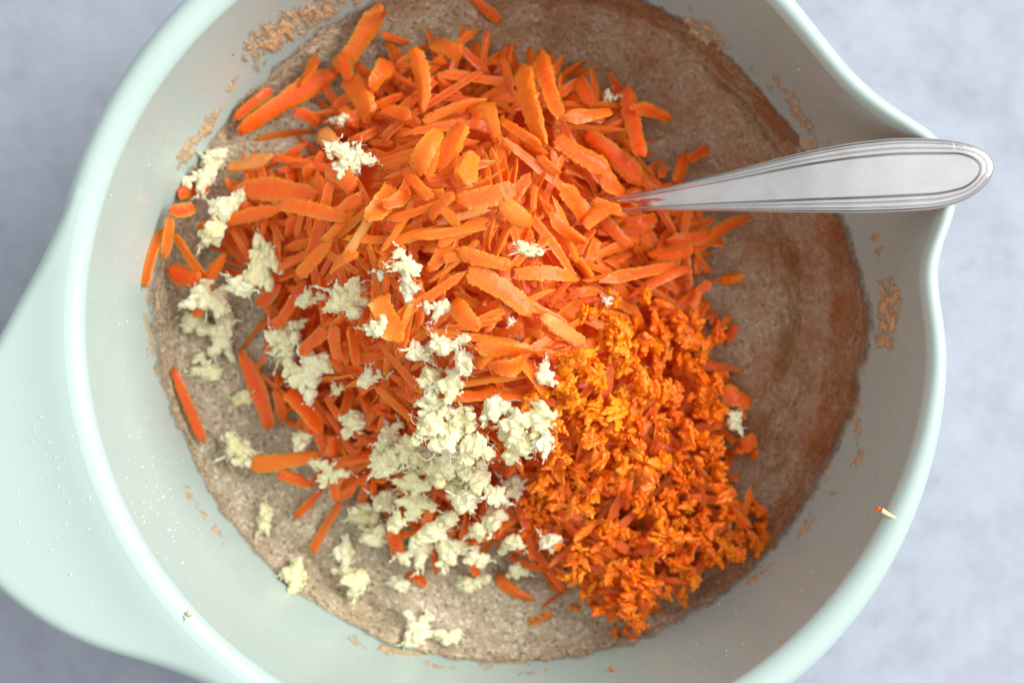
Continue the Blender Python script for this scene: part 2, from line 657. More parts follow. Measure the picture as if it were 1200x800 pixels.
def build_batter():
    NTH, NR, NW = 520, 170, 34
    ths = np.linspace(0, 2 * math.pi, NTH, endpoint=False)
    V = np.zeros((NR + NW, NTH, 3))
    for i, t in enumerate(ths):
        nz = fbm(np.array([[math.cos(t) * .11, math.sin(t) * .11, 0.0]]), 130, 3, 21)[0]
        nz2 = vnoise(np.array([[math.cos(t) * .11, math.sin(t) * .11, 0.5]]), 420, 29)[0]
        ze = edge_z(t) + 0.0042 * nz + 0.0016 * nz2
        ze = max(ze, Z0 + 0.0015) + 0.0045
        rw = wall_r(Z0)
        rflat = rw - 0.0075
        rr = np.sqrt(np.linspace(0.0, 1, NR)) * 0.3 + np.linspace(0, 1, NR) * 0.7
        rr = rr * rflat
        V[:NR, i, 0] = rr * math.cos(t); V[:NR, i, 1] = rr * math.sin(t)
        u = np.linspace(0, 1, NW + 1)[1:]
        # bezier: from the flat over a fillet up along the wall to the edge
        p0 = np.array([rflat, 0.0]); p1 = np.array([rw - 0.0012, 0.0])
        pe = np.array([wall_r(ze) - 0.0002, ze - Z0])
        pm = np.array([wall_r(Z0 + 0.35 * (ze - Z0)) - 0.0014, 0.35 * (ze - Z0)])
        B = ((1 - u) ** 3)[:, None] * p0 + (3 * u * (1 - u) ** 2)[:, None] * p1 + (3 * u * u * (1 - u))[:, None] * pm + (u ** 3)[:, None] * pe
        s, b = spout_shift(t)
        rk = B[:, 0] + np.array([s * k_of_z(Z0 + q) for q in B[:, 1]])
        V[NR:, i, 0] = rk * math.cos(t); V[NR:, i, 1] = rk * math.sin(t); V[NR:, i, 2] = B[:, 1]
    flat = V.reshape(-1, 3)
    hh = batter_h(flat[:, :2])
    # fade the relief towards the wall edge, add a lumpy thickness to the climbing film
    fade = np.ones((NR + NW, NTH)); fade[NR:] = np.linspace(1, 0.0, NW)[:, None] ** 0.7
    z = flat[:, 2] + Z0 + (hh - Z0) * fade.ravel()
    P = np.c_[flat[:, :2], z]
    film = np.zeros((NR + NW, NTH)); film[NR:] = (np.sin(np.linspace(0, math.pi, NW)) ** 0.5)[:, None]
    lump = film.ravel() * (0.0009 * fbm(P, 180, 3, 33) + 0.0004 * vnoise(P, 600, 35))
    rad = np.linalg.norm(P[:, :2], axis=1) + 1e-9
    P[:, 0] -= P[:, 0] / rad * lump; P[:, 1] -= P[:, 1] / rad * lump
    faces = []
    R = NR + NW
    for j in range(R - 1):
        for i in range(NTH):
            i2 = (i + 1) % NTH
            faces.append((j * NTH + i, (j + 1) * NTH + i, (j + 1) * NTH + i2, j * NTH + i2))
    me = mesh_from('batter', P, faces)
    # warm brown shade painted into the batter's shaded side, ragged by noise
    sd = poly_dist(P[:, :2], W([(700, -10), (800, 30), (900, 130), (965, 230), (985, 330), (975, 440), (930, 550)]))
    tint_ = np.clip(1.45 - sd / 0.050 + 0.5 * fbm(np.c_[P[:, :2], np.zeros(len(P))], 60, 3, 81), 0, 1)
    at = me.attributes.new('shade_tint', 'FLOAT', 'POINT'); at.data.foreach_set('value', tint_)
    fm = np.ones((R, NTH)); fm[NR:] = np.clip((1 - np.linspace(0, 1, NW)) / .42, 0, 1)[:, None] * .75
    fm[:NR + NW // 2] = 1
    at = me.attributes.new('film', 'FLOAT', 'POINT'); at.data.foreach_set('value', fm.ravel())
    bm = bmesh.new(); bm.from_mesh(me)
    bmesh.ops.remove_doubles(bm, verts=bm.verts[:NTH], dist=1e-4)
    bm.to_mesh(me); bm.free()
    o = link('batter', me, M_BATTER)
    tag(o, 'thick grainy brown batter filling the lower part of the mint bowl', 'batter')


build_batter()


def smear(line, width, thick, seed, thr, label, stretch=1.0):
    """batter stuck on the wall along a photo polyline"""
    pts = np.array(line, float)
    seg = np.concatenate([[0], np.cumsum(np.linalg.norm(np.diff(pts, axis=0), axis=1))])
    n = max(int(seg[-1] / 1.6), 6)
    m = max(int(width / 1.6), 6)
    s = np.linspace(0, seg[-1], n)
    cx, cy = np.interp(s, seg, pts[:, 0]), np.interp(s, seg, pts[:, 1])
    tx, ty = np.gradient(cx), np.gradient(cy)
    ln = np.hypot(tx, ty); nx, ny = -ty / ln, tx / ln
    uv, V = [], []
    hits = []
    for i in range(n):
        for j in range(m):
            v = (j / (m - 1) - 0.5) * 2
            hits.append(wall_hit(cx[i] + nx[i] * v * width / 2, cy[i] + ny[i] * v * width / 2))
            uv.append((s[i] / seg[-1] * 2 - 1, v, s[i]))
    base = np.array([wall_point(h[0], h[1]) for h in hits])
    uv = np.array(uv)
    q = np.c_[uv[:, 2] * 0.001 / stretch, uv[:, 1] * width * 0.0005, np.full(len(uv), seed * 3.1)]
    env = (1 - np.abs(uv[:, 1]) ** 2.2) * (1 - np.abs(uv[:, 0]) ** 4)
    mask = env * 1.1 + 0.9 * fbm(q, 150, 3, seed) + 0.35 * vnoise(q, 700, seed + 5) - thr
    keep = mask > 0
    h = np.clip(mask, -0.4, 1)
    off = np.where(h > 0, thick * .75 * np.sqrt(np.maximum(h, 0)) * (1 + 0.2 * vnoise(base, 500, seed)) + 0.0001, -0.0004)
    V = [wall_point(hh[0], hh[1], float(of)) for hh, of in zip(hits, off)]
    faces = []
    for i in range(n - 1):
        for j in range(m - 1):
            f = (i * m + j, i * m + j + 1, (i + 1) * m + j + 1, (i + 1) * m + j)
            if any(keep[k] for k in f):
                faces.append(f)
    if not faces:
        return
    me = mesh_from('batter_smear', V, faces)
    at = me.attributes.new('film', 'FLOAT', 'POINT'); at.data.foreach_set('value', np.clip(mask * .5 + .06, 0, 1))
    bm = bmesh.new(); bm.from_mesh(me)
    bmesh.ops.delete(bm, geom=[v for v in bm.verts if not v.link_faces], context='VERTS')
    bm.normal_update()
    bm.to_mesh(me); bm.free()
    # faces towards the axis
    c = me.polygons[0]
    if c.normal.dot(Vector((-c.center.x, -c.center.y, 0))) < 0:
        me.flip_normals()
    tag(link('batter_smear', me, M_SMEAR), label, 'smear', 'batter smears on the bowl wall')


smear([(278, 78), (300, 56), (332, 33), (375, 10), (425, -10)], 44, 0.0014, 3, 0.62, 'thick tan batter smear high on the wall above the long carrot shreds')
smear([(198, 212), (214, 184), (238, 152), (262, 120)], 22, 0.0009, 8, 0.80, 'narrow tan batter smear on the wall beside the ginger near the handle', 1.6)
smear([(262, 112), (272, 98), (284, 84)], 14, 0.0006, 12, 0.95, 'small dotted batter smear between the thick and the narrow smear')
smear([(192, 240), (176, 300), (170, 360), (180, 430), (196, 480)], 20, 0.0006, 14, 1.0, 'faint broken batter streak low on the wall next to the handle', 2.0)
smear([(205, 545), (226, 590), (262, 632), (300, 668)], 18, 0.0005, 19, 1.02, 'faint dotted batter streak low on the bright wall below the handle', 2.0)
smear([(360, 728), (430, 755), (520, 777), (610, 784), (690, 778)], 26, 0.0005, 23, 0.98, 'long broken batter streaks on the wall past the ginger', 3.0)
smear([(1038, 318), (1044, 345), (1041, 380), (1034, 416)], 30, 0.0013, 27, 0.55, 'jagged brown batter splash on the shaded wall under the spoon')
smear([(1018, 262), (1028, 285), (1037, 306)], 18, 0.0009, 31, 0.80, 'small brown batter splash on the shaded wall beside the pouring lip')
smear([(925, 120), (945, 140), (955, 165)], 26, 0.0008, 37, 0.85, 'small brown batter splash on the wall behind the spoon handle')
smear([(800, 18), (830, 40), (850, 62)], 34, 0.0014, 41, 0.55, 'rough brown batter lump stuck on the shaded wall above the groove')
smear([(985, 560), (950, 612), (905, 662), (860, 700)], 22, 0.0004, 43, 1.0, 'fine brown batter streaks on the wall beside the orange zest', 3.0)
smear([(1000, 480), (1012, 520), (1000, 560)], 30, 0.0004, 47, 1.05, 'faint spotted batter streak on the shaded wall under the big splash', 2.0)

smear([(860, 48), (920, 115), (975, 205), (1004, 290)], 44, 0.0004, 53, 0.98, 'thin brown film of batter fading up the shaded wall behind the spoon', 2.0)
smear([(1018, 395), (1006, 460), (975, 530), (930, 600)], 40, 0.0004, 59, 0.98, 'thin brown film of batter fading up the shaded wall below the splash', 2.0)

# ------------------------------------------------------------------ the spoon
def build_spoon():
    # stations along the middle line: photo x, y, level z, half width in photo pixels
    st = []
    for q in range(60):
        x_ = 1165 - 85 * (1 - math.cos(q / 60 * math.pi / 2))     # rounded end
        u_ = (x_ - 1080) / 85
        st.append((x_, 204 - 14 * u_ * u_, .1214 - .0008 * u_, 42 * math.sqrt(max(0, 1 - u_ * u_))))
    st += [(1080, 204, .1214, 42), (1050, 205, .1201, 43), (1000, 208.5, .1165, 41),
           (950, 213, .1113, 36), (900, 219, .1052, 29.5), (850, 225, .0986, 22.5), (800, 231, .0917, 16.5), (760, 235.5, .0858, 12), (720, 240, .0795, 9.5), (680, 244, .0722, 9), (640, 248, .0640, 9.5), (605, 252, .0560, 12)]
    st = st[::-1]
    C = np.array([list(unproject(a, b, z)) for a, b, z, w in st])
    HWp = np.array([w * (CAM.z - z) / F_PX for a, b, z, w in st])
    seg = np.concatenate([[0], np.cumsum(np.linalg.norm(np.diff(C, axis=0), axis=1))])
    L = seg[-1]
    sA = np.concatenate([np.linspace(0, L * .93, 110), L - (L * .07) * np.cos(np.linspace(0, math.pi / 2, 60))[1:] ** 1.6])
    cen = np.stack([np.interp(sA, seg, C[:, k]) for k in range(3)], 1)
    hw = np.interp(sA, seg, HWp)
    for _ in range(5):
        hw[1:-8] = .25 * hw[:-9] + .5 * hw[1:-8] + .25 * hw[2:-7]
        cen[1:-1] = .25 * cen[:-2] + .5 * cen[1:-1] + .25 * cen[2:]
    tan = np.gradient(cen, axis=0); tan /= np.linalg.norm(tan, axis=1)[:, None]
    side = np.cross(tan, np.array([0, 0, 1.0])); side /= np.linalg.norm(side, axis=1)[:, None]   # points to -y side
    up = np.cross(side, tan)
    n = len(sA)
    # outline: along -side to the tip and back; spine stops short of the tip
    spine_i = np.searchsorted(sA, L - 0.0102)
    out = []
    for i in range(n):
        out.append((i, 1))
    for i in range(n - 2, -1, -1):
        out.append((i, -1))
    NV = 64
    vv = np.linspace(0, 1, NV)

    def prof(v, hwi):
        # relief across the handle: rolled edge, two fine grooves, raised band, sunk centre field
        d = 0.0
        for c, wd in ((0.88, .016), (0.73, .016)):
            d -= 0.00034 * np.exp(-((v - c) / wd) ** 2)
        d -= 0.00085 * (1 / (1 + np.exp((v - .575) / .024)))
        d -= 0.0011 * np.clip((v - .90) / .10, 0, 1) ** 2.2
        return d
    top, bot = [], []
    for (i, sg) in out:
        sp = cen[min(i, spine_i)]
        o_ = cen[i] + side[i] * sg * hw[i]
        u_ = up[min(i, spine_i)]
        amp = min(1.0, hw[i] / 0.0072) if i < spine_i else 1.0
        base = sp[None, :] * (1 - vv)[:, None] + o_[None, :] * vv[:, None]
        crown = 0.0006 * (1 - vv ** 2)
        zt = prof(vv, hw[i]) * amp + crown
        top.append(base + u_[None, :] * zt[:, None])
        th = 0.0017 * np.sqrt(np.clip(1 - vv ** 4, 0, 1)) + 0.0006
        bot.append(base - u_[None, :] * th[:, None])
    NO = len(out)
    V = np.concatenate([np.concatenate(top), np.concatenate(bot)])
    Fc = []
    off = NO * NV
    for i in range(NO - 1):
        for j in range(NV - 1):
            a = i * NV + j
            Fc.append((a, a + NV, a + NV + 1, a + 1))
            Fc.append((off + a, off + a + 1, off + a + NV + 1, off + a + NV))
        a = i * NV + NV - 1
        Fc.append((a, a + NV, off + a + NV, off + a))
    root = empty('spoon', tuple(cen[0]))
    tag(root, 'polished steel spoon with line-edged handle resting on the pouring lip', 'spoon')
    V = V - cen[0]
    me = mesh_from('handle', V, Fc)
    bm = bmesh.new(); bm.from_mesh(me)
    bmesh.ops.remove_doubles(bm, verts=bm.verts, dist=4e-6)
    bmesh.ops.recalc_face_normals(bm, faces=bm.faces)
    bm.to_mesh(me); bm.free()
    link('handle', me, M_STEEL, root)
    # the spoon's bowl, buried in batter and carrot
    fwd = -(tan[0]); fwd[2] *= 0.6; fwd /= np.linalg.norm(fwd)
    sd = side[0]; upv = np.cross(fwd, -sd); upv = upv if upv[2] > 0 else -upv
    V, Fc = [], []
    NL, NWD = 24, 14
    for layer in (0, 1):
        for i in range(NL):
            u = i / (NL - 1)
            wdt = 0.0185 * math.sin(math.pi * min(1, 0.07 + 0.93 * u) ** 0.8) ** 0.75 + 0.0016 * (1 - u)
            for j in range(NWD):
                v = j / (NWD - 1) * 2 - 1
                dep = -0.0085 * (1 - v * v) * math.sin(math.pi * u) ** 0.8 - 0.0012 * layer
                V.append(fwd * (u * 0.058) + sd * v * wdt + upv * dep)
    for layer in (0, 1):
        for i in range(NL - 1):
            for j in range(NWD - 1):
                a = layer * NL * NWD + i * NWD + j
                Fc.append((a, a + 1, a + NWD + 1, a + NWD))
    me = recalc(mesh_from('spoon_bowl', V, Fc))
    link('spoon_bowl', me, M_STEEL, root)


build_spoon()

# ------------------------------------------------------------------ pile: a height map that pieces are laid on
RES = 0.0007
NG = 340
X0 = -NG * RES / 2
gx = X0 + (np.arange(NG) + .5) * RES
GX, GY = np.meshgrid(gx, gx, indexing='ij')
GP = np.c_[GX.ravel(), GY.ravel()]
rad = np.hypot(GX, GY)
HM = batter_h(GP).reshape(NG, NG)
HM = np.maximum(HM, np.where(rad > 0.1065, np.interp(rad, np.concatenate([_ri, [.2]]), np.concatenate([_zi, [.125]])), 0))
_t = np.clip((rad - (wall_r(Z0) - 0.0085)) / 0.010, 0, 1)      # the batter's rise towards the wall
HM = np.maximum(HM, np.where(rad < 0.112, HM * 0 + Z0 + 0.0085 * _t ** 2, 0))
ID = np.full((NG, NG), -1, int)
BASE = HM.copy()


def cell(xy):
    return np.clip(((xy - X0) / RES).astype(int), 0, NG - 1)


def look(xy):
    c = cell(xy)
    return HM[c[:, 0], c[:, 1]]


def splat(P, ident):
    c = cell(P[:, :2])
    for dx in (0, 1):
        for dy in (0, 1):
            i = np.clip(c[:, 0] + dx, 0, NG - 1); j = np.clip(c[:, 1] + dy, 0, NG - 1)
            order = np.argsort(P[:, 2])
            i, j, z = i[order], j[order], P[order, 2]
            up_ = z > HM[i, j]
            HM[i[up_], j[up_]] = z[up_]
            ID[i[up_], j[up_]] = ident


def on_pile(px, py):
    """world point where a photo pixel meets the pile as it stands"""
    z = 0.06
    for _ in range(6):
        w = unproject(px, py, z)
        z = 0.5 * z + 0.5 * float(look(np.array([[w.x, w.y]]))[0])
    return unproject(px, py, z)


# outline of the dense heap
FILL = [(372, 165), (420, 92), (455, 62), (520, 52), (640, 66), (740, 105), (775, 190), (842, 275), (835, 345), (845, 420), (858, 520), (886, 620), (845, 655), (740, 735), (668, 690), (590, 655),
        (500, 650), (440, 600), (370, 530), (322, 450), (305, 350), (262, 300), (262, 215)]
PEAK = unproject(512, 300, 0.09)
fw = [unproject(p[0], p[1], Z0 + 0.004) for p in FILL]
fa = np.array([math.atan2(w.y - PEAK.y, w.x - PEAK.x) for w in fw]); fr_ = np.array([math.hypot(w.x - PEAK.x, w.y - PEAK.y) for w in fw])
od = np.argsort(fa); fa, fr_ = fa[od], fr_[od]
fa = np.concatenate([[fa[-1] - 2 * math.pi], fa, [fa[0] + 2 * math.pi]]); fr_ = np.concatenate([[fr_[-1]], fr_, [fr_[0]]])


def heap_target(x, y):
    a = np.arctan2(y - PEAK.y, x - PEAK.x); d = np.hypot(x - PEAK.x, y - PEAK.y)
    rho = d / np.interp(a, fa, fr_)
    c_ = np.clip((0.80 - rho) / 0.62, 0, 1)
    h = 0.017 * np.clip(1 - rho ** 2.2, 0, 1) + 0.045 * c_ * c_ * (3 - 2 * c_)
    return np.where(rho < 1, h + 0.004 * np.clip((1 - rho) / .12, 0, 1), 0), rho


TGT, RHO = heap_target(GX, GY)
TGT = TGT * (1 + 0.16 * fbm(np.c_[GP, np.zeros(len(GP))], 55, 2, 51).reshape(NG, NG))
CORE = np.where(RHO < 0.93, BASE + TGT * 0.72 - 0.004, 0)
CORE_UP = CORE > HM
HM = np.maximum(HM, CORE)

# ---- carrot shred shapes
def shred_mesh(seed, bend, side_bend, twist, flat, point):
    """a thin torn ribbon: flat faces, sharp serrated edges, one end drawn out"""
    r = np.random.default_rng(seed)
    n = 42
    ys = np.array([-1, -.62, -.2, .25, .66, 1, .6, 0, -.6])
    ridge = r.uniform(-.6, .6)
    up_side = np.array([0, 1, 1, 1, 1, 0, -1, -1, -1])
    m = len(ys)
    t = np.linspace(0, 1, n)
    wprof = np.minimum(1, t / point + .10) ** .7 * np.minimum(1, (1 - t) / (.04 + .16 * r.random()) + .30) ** .6
    wprof *= 1 - .45 * np.clip(r.normal(0.4, .5), 0, 1) * np.abs(t - r.uniform(.2, .8))
    wprof *= 1 + .09 * np.sin(t * (6 + 5 * r.random()) + r.random() * 6)
    jag = r.normal(0, .034, (n, 2)) + (r.random((n, 2)) > .90) * r.normal(0, .08, (n, 2))
    ucv, tilt = r.normal(0, .28), r.normal(0, .10)
    V, edge = [], []
    for i in range(n):
        hw = .5 * wprof[i]
        for j in range(m):
            y = ys[j] * hw
            if ys[j] == -1: y += jag[i, 0] * .6
            if ys[j] == 1: y += jag[i, 1] * .6
            th = flat * min(1, wprof[i] * 1.4)
            z = th * (.8 - .5 * abs(ys[j] - ridge)) if up_side[j] > 0 else (-th * .35 if up_side[j] < 0 else th * .05)
            z += ucv * y * y * 2.2 + tilt * y
            tw = twist * (t[i] - .5)
            yy = y * math.cos(tw) - z * math.sin(tw)
            zz = y * math.sin(tw) + z * math.cos(tw)
            V.append([t[i] - .5, yy + side_bend * ((t[i] - .5) ** 2 * 4 - .4), zz + bend * (.4 - (t[i] - .5) ** 2 * 4)])
            edge.append(abs(ys[j]) ** 3)
    Fc = []
    for i in range(n - 1):
        for j in range(m):
            j2 = (j + 1) % m
            Fc.append((i * m + j, i * m + j2, (i + 1) * m + j2, (i + 1) * m + j))
    Fc.append(tuple(range(m))[::-1]); Fc.append(tuple((n - 1) * m + j for j in range(m)))
    V = np.array(V)
    V[:, 0] *= 0.024
    V[:, 0] += r.normal(0, .00045, len(V)) * np.repeat((t < .03) | (t > .97), m)
    V[:, 1:] *= 0.0050
    V[:, 2] += .00020 * fbm(V, 500, 3, seed) + .00010 * vnoise(V, 1900, seed + 9)
    V[:, 1] += .00016 * vnoise(V, 800, seed + 3)
    me = recalc(mesh_from('carrot_shred', V, Fc))
    at = me.attributes.new('edge', 'FLOAT', 'POINT')
    at.data.foreach_set('value', edge)
    at = me.attributes.new('tone', 'FLOAT', 'POINT')
    at.data.foreach_set('value', [0.0] * len(V))
    me.materials.append(M_CARROT)
    me.polygons.foreach_set('use_smooth', [True] * len(me.polygons))
    me.set_sharp_from_angle(angle=math.radians(38))
    return me, V, Fc, edge


SH = []
for k in range(22):
    r = np.random.default_rng(100 + k)
    SH.append(shred_mesh(200 + k, r.uniform(-.1, .34) * (1 if k % 5 else 2.4), r.normal(0, .13), r.normal(0, .7), r.uniform(.18, .34), r.uniform(.05, .30)))


def dense(V, Fc):
    q = np.array([f for f in Fc if len(f) == 4])
    c = V[q].mean(1)
    e = .5 * (V[q[:, 0]] + V[q[:, 1]])
    return np.concatenate([V, c, e])


SHD = [dense(s[1], s[2]) for s in SH]
PLACED = []     # (kind index, matrix, info)


def lay(k, x, y, yaw, lx, wy, pitch_add=0.0, roll=0.0, sink=0.0004, fit=1.0, pct=6, keep_off_spoon=True):
    D = SHD[k] * np.array([lx, wy, wy])
    half = 0.5 * 0.024 * lx
    ts = np.linspace(-half, half, 11)
    pts = np.c_[x + ts * math.cos(yaw), y + ts * math.sin(yaw)]
    hs = look(pts)
    b = np.polyfit(ts, hs, 1)[0] * fit
    b = max(-0.65, min(0.65, b))
    pitch = math.atan(b) + pitch_add
    Rm = np.array((Matrix.Rotation(yaw, 3, 'Z') @ Matrix.Rotation(-pitch, 3, 'Y') @ Matrix.Rotation(roll, 3, 'X')))
    Pw = D @ Rm.T
    Pw[:, 0] += x; Pw[:, 1] += y
    gap = Pw[:, 2] - look(Pw[:, :2])
    dz = -np.percentile(gap, pct) - sink
    Pw[:, 2] += dz
    if keep_off_spoon:
        ci_ = cell(np.array([[x, y]]))[0]
        if Pw[:, 2].max() > BASE[ci_[0], ci_[1]] + TGT[ci_[0], ci_[1]] + 0.0095 + 0.003 * rng.random():
            return None
        for q in Pw[::7]:
            u, v = project(q)
            if 716 < u < 900 and abs(v - np.interp(u, [720, 800, 900], [240, 231, 219])) < np.interp(u, [720, 800, 900], [12, 19, 32]) and q[2] > np.interp(u, [720, 800, 900], [.0785, .0907, .1042]) - .001:
                return None
    ident = len(PLACED)
    splat(Pw, ident)
    Mx = Matrix.Translation((x, y, dz)) @ Matrix(Rm.tolist()).to_4x4() @ Matrix.Diagonal((lx, wy, wy, 1))
    return ident, Mx


# ---- random shreds that fill the heap
inside = np.argwhere((RHO < 0.97))
tries = 0
NFILL = 1500
while len(PLACED) < NFILL and tries < 12000:
    tries += 1
    a = inside[rng.integers(len(inside))]
    need = BASE[a[0], a[1]] + TGT[a[0], a[1]] - HM[a[0], a[1]]
    if need < 0.0012 and rng.random() > 0.16:
        continue
    x, y = gx[a[0]], gx[a[1]]
    k = int(rng.integers(len(SH)))
    lx = rng.uniform(.7, 1.5) if rng.random() > .2 else rng.uniform(.25, .5)
    wy = rng.uniform(.36, .76)
    yaw = 4.2 * vnoise(np.array([[x, y, 0.0]]), 34, 71)[0] + rng.normal(0, .55) + (math.pi if rng.random() < .5 else 0)
    rho = RHO[a[0], a[1]]
    if rho > .75:
        lx *= .8
        yaw = math.atan2(y - PEAK.y, x - PEAK.x) + rng.normal(0, .9)
    got = lay(k, x, y, yaw, lx, wy, rng.normal(0, .15), rng.normal(0, .40))
    if got is None:
        continue
    ident, Mx = got
    PLACED.append((k, Mx, None))

# ---- shreds traced one by one from the photograph: ends, width, label or None
TR = [
    ((282, 155), (397, 81), 24, 'long flat carrot shred lying diagonally over another below thick wall smear'),
    ((450, 7), (398, 86), 24, 'long straight carrot shred sticking out of the heap over bare batter'),
    ((403, 81), (440, 142), 28, 'broad carrot shred under the end of the long straight shred'),
    ((352, 103), (373, 62), 13, 'short thin carrot shred pointing at the thick wall smear'),
    ((275, 142), (319, 105), 15, 'curved dark carrot shred tucked behind the long flat one'),
    ((299, 163), (366, 153), 8, 'very thin carrot sliver bridging the bare batter patch'),
    ((256, 220), (388, 230), 27, 'wide orange carrot shred lying across other shreds beside ginger'),
    ((261, 199), (327, 183), 18, 'frayed pale carrot shred on top of the wide one'),
    ((226, 268), (342, 243), 16, 'slim pointed carrot shred crossing over a ginger clump'),
    ((319, 236), (413, 257), 20, None), ((370, 149), (402, 181), 22, 'curled pale carrot shred below the small ginger flake'),
    ((488, 57), (499, 137), 20, 'upright oval carrot shred at the heap edge over bare batter'),
    ((501, 45), (543, 65), 22, 'short blunt carrot chunk at the far edge of the heap'),
    ((444, 40), (481, 51), 10, None), ((346, 130), (375, 146), 14, None), ((380, 189), (419, 222), 25, None),
    ((434, 108), (461, 68), 22, None), ((444, 125), (488, 142), 20, None), ((494, 143), (572, 116), 11, 'thin bowed carrot sliver lying over broad shreds'),
    ((548, -6), (588, 27), 15, 'lone carrot shred on bare batter away from the heap'),
    ((608, 68), (635, 182), 26, 'long wide carrot shred on the slope facing the groove in the batter'),
    ((628, 51), (655, 152), 19, 'long narrow carrot shred leaning on the heap over bare batter'),
    ((679, 91), (692, 127), 18, None), ((655, 145), (718, 134), 16, None), ((733, 95), (750, 190), 20, 'dark carrot shred lying crosswise beneath another on the batter'),
    ((728, 127), (788, 142), 17, 'carrot shred pointing out over bare batter towards the pouring lip'),
    ((686, 155), (757, 216), 23, None), ((790, 218), (804, 174), 18, None), ((802, 191), (832, 171), 13, 'small dark carrot shred on the batter behind the spoon handle'),
    ((649, 165), (716, 203), 22, None), ((800, 296), (884, 249), 17, 'straight carrot shred poking out under the spoon handle'),
    ((581, 138), (635, 176), 14, None),
    ((174, 335), (194, 265), 15, 'carrot shred leaning on the bowl wall nearest the handle'),
    ((200, 304), (208, 255), 12, 'narrow carrot shred standing beside the one on the wall'),
    ((213, 268), (246, 330), 14, 'thin curved carrot shred between two ginger clumps'),
    ((231, 370), (268, 296), 16, 'pointed carrot shred lying over the big ginger clump'),
    ((200, 316), (242, 330), 24, None), ((205, 250), (236, 245), 16, None),
    ((204, 430), (240, 518), 14, 'dark red carrot shred lying along the bowl wall under ginger'),
    ((285, 410), (319, 500), 21, None), ((326, 453), (333, 500), 14, None), ((346, 328), (395, 278), 18, None), ((349, 415), (388, 383), 16, None),
    ((393, 376), (397, 428), 17, None), ((412, 380), (419, 432), 11, None), ((444, 348), (471, 401), 28, 'wide bright carrot shred between white ginger flakes'),
    ((339, 456), (380, 505), 24, None), ((380, 321), (422, 292), 14, None), ((330, 330), (300, 360), 16, None),
    ((285, 544), (382, 529), 19, 'carrot shred lying flat on batter at the foot of the heap'),
    ((330, 550), (368, 565), 16, None), ((345, 607), (380, 570), 10, 'short thin carrot stick on bare batter'),
    ((365, 645), (401, 586), 12, 'slim carrot stick on bare batter beside the ginger'),
    ((464, 609), (467, 657), 19, None), ((476, 672), (500, 684), 14, None), ((580, 675), (624, 704), 17, 'carrot shred lying on batter between ginger and zest'),
    ((544, 143), (515, 208), 27, None), ((511, 150), (503, 217), 19, None), ((564, 110), (585, 170), 19, 'upright carrot shred on the very top of the heap'), ((553, 175), (545, 225), 28, None),
    ((534, 237), (603, 222), 23, None), ((588, 236), (626, 272), 23, None), ((467, 193), (509, 238), 15, None), ((488, 204), (516, 151), 23, None),
    ((428, 265), (465, 215), 24, None), ((448, 244), (485, 222), 17, None), ((500, 258), (533, 225), 15, None),
    ((550, 315), (625, 365), 28, None), ((535, 295), (600, 312), 20, None), ((600, 318), (680, 325), 18, None), ((640, 250), (690, 290), 18, None),
    ((690, 330), (800, 310), 14, None), ((735, 345), (805, 312), 13, None), ((650, 210), (690, 262), 22, None), ((700, 250), (740, 290), 18, None),
    ((556, 405), (625, 412), 20, None), ((575, 430), (615, 425), 22, None), ((525, 345), (560, 385), 22, None), ((632, 368), (690, 408), 20, 'pale pinkish carrot shred at the border of the zest'),
    ((850, 400), (862, 380), 14, None), ((862, 520), (884, 512), 22, 'small round carrot bit on batter beside the zest'), ((840, 455), (878, 472), 22, None),
    ((780, 285), (835, 275), 18, None), ((755, 300), (812, 292), 16, None), ((700, 205), (735, 232), 20, None), ((690, 238), (735, 252), 16, None), ((730, 262), (775, 255), 15, None), ((680, 262), (722, 240), 18, None),
    ((455, 12), (440, 30), 9, None), ((208, 225), (250, 222), 18, None), ((745, 640), (790, 640), 16, None), ((700, 690), (735, 700), 14, None), ((400, 60), (412, 100), 16, None),
]
for (a, b, wpx, lab) in TR:
    mx, my = (a[0] + b[0]) / 2, (a[1] + b[1]) / 2
    c = on_pile(mx, my)
    depth = CAM.z - c.z
    wa, wb = unproject(a[0], a[1], c.z), unproject(b[0], b[1], c.z)
    Lm = math.hypot(wb.x - wa.x, wb.y - wa.y)
    yaw = math.atan2(wb.y - wa.y, wb.x - wa.x)
    if rng.random() < .5: yaw += math.pi
    lx = Lm / 0.024
    wy = wpx * depth / F_PX / 0.0052 * 1.02
    k = int(rng.integers(len(SH)))
    if lx > 1.0:
        k = int(rng.choice([2, 6, 7, 11, 13, 17]))
    ident, Mx = lay(k, c.x, c.y, yaw, lx, wy, rng.normal(0, .07), rng.normal(0, .22), 0.0002, 0.9, 3, False)
    PLACED.append((k, Mx, (lab, (mx, my))))

# which shreds show most from above
cnt = np.bincount(ID[ID >= 0].ravel(), minlength=len(PLACED))

# ------------------------------------------------------------------ clump shapes (ginger, zest)
def remeshed(parts, voxel, name):
    bm = bmesh.new()
    for (loc, rot, sc, kind) in parts:
        mtx = Matrix.Translation(loc) @ rot.to_matrix().to_4x4() @ Matrix.Diagonal((*sc, 1))
        if kind == 'b':
            bmesh.ops.create_icosphere(bm, subdivisions=2, radius=1, matrix=mtx)
        else:
            bmesh.ops.create_cone(bm, cap_ends=True, segments=6, radius1=1, radius2=0.08, depth=2, matrix=mtx)
    me = bpy.data.meshes.new(name + '_src')
    bm.to_mesh(me); bm.free()
    ob = bpy.data.objects.new(name + '_src', me)
    COL.objects.link(ob)
    md = ob.modifiers.new('r', 'REMESH')
    md.mode = 'VOXEL'; md.voxel_size = voxel
    dg = bpy.context.evaluated_depsgraph_get()
    res = bpy.data.meshes.new_from_object(ob.evaluated_get(dg), depsgraph=dg)
    bpy.data.objects.remove(ob, do_unlink=True)
    bpy.data.meshes.remove(me)
    res.name = name
    return res


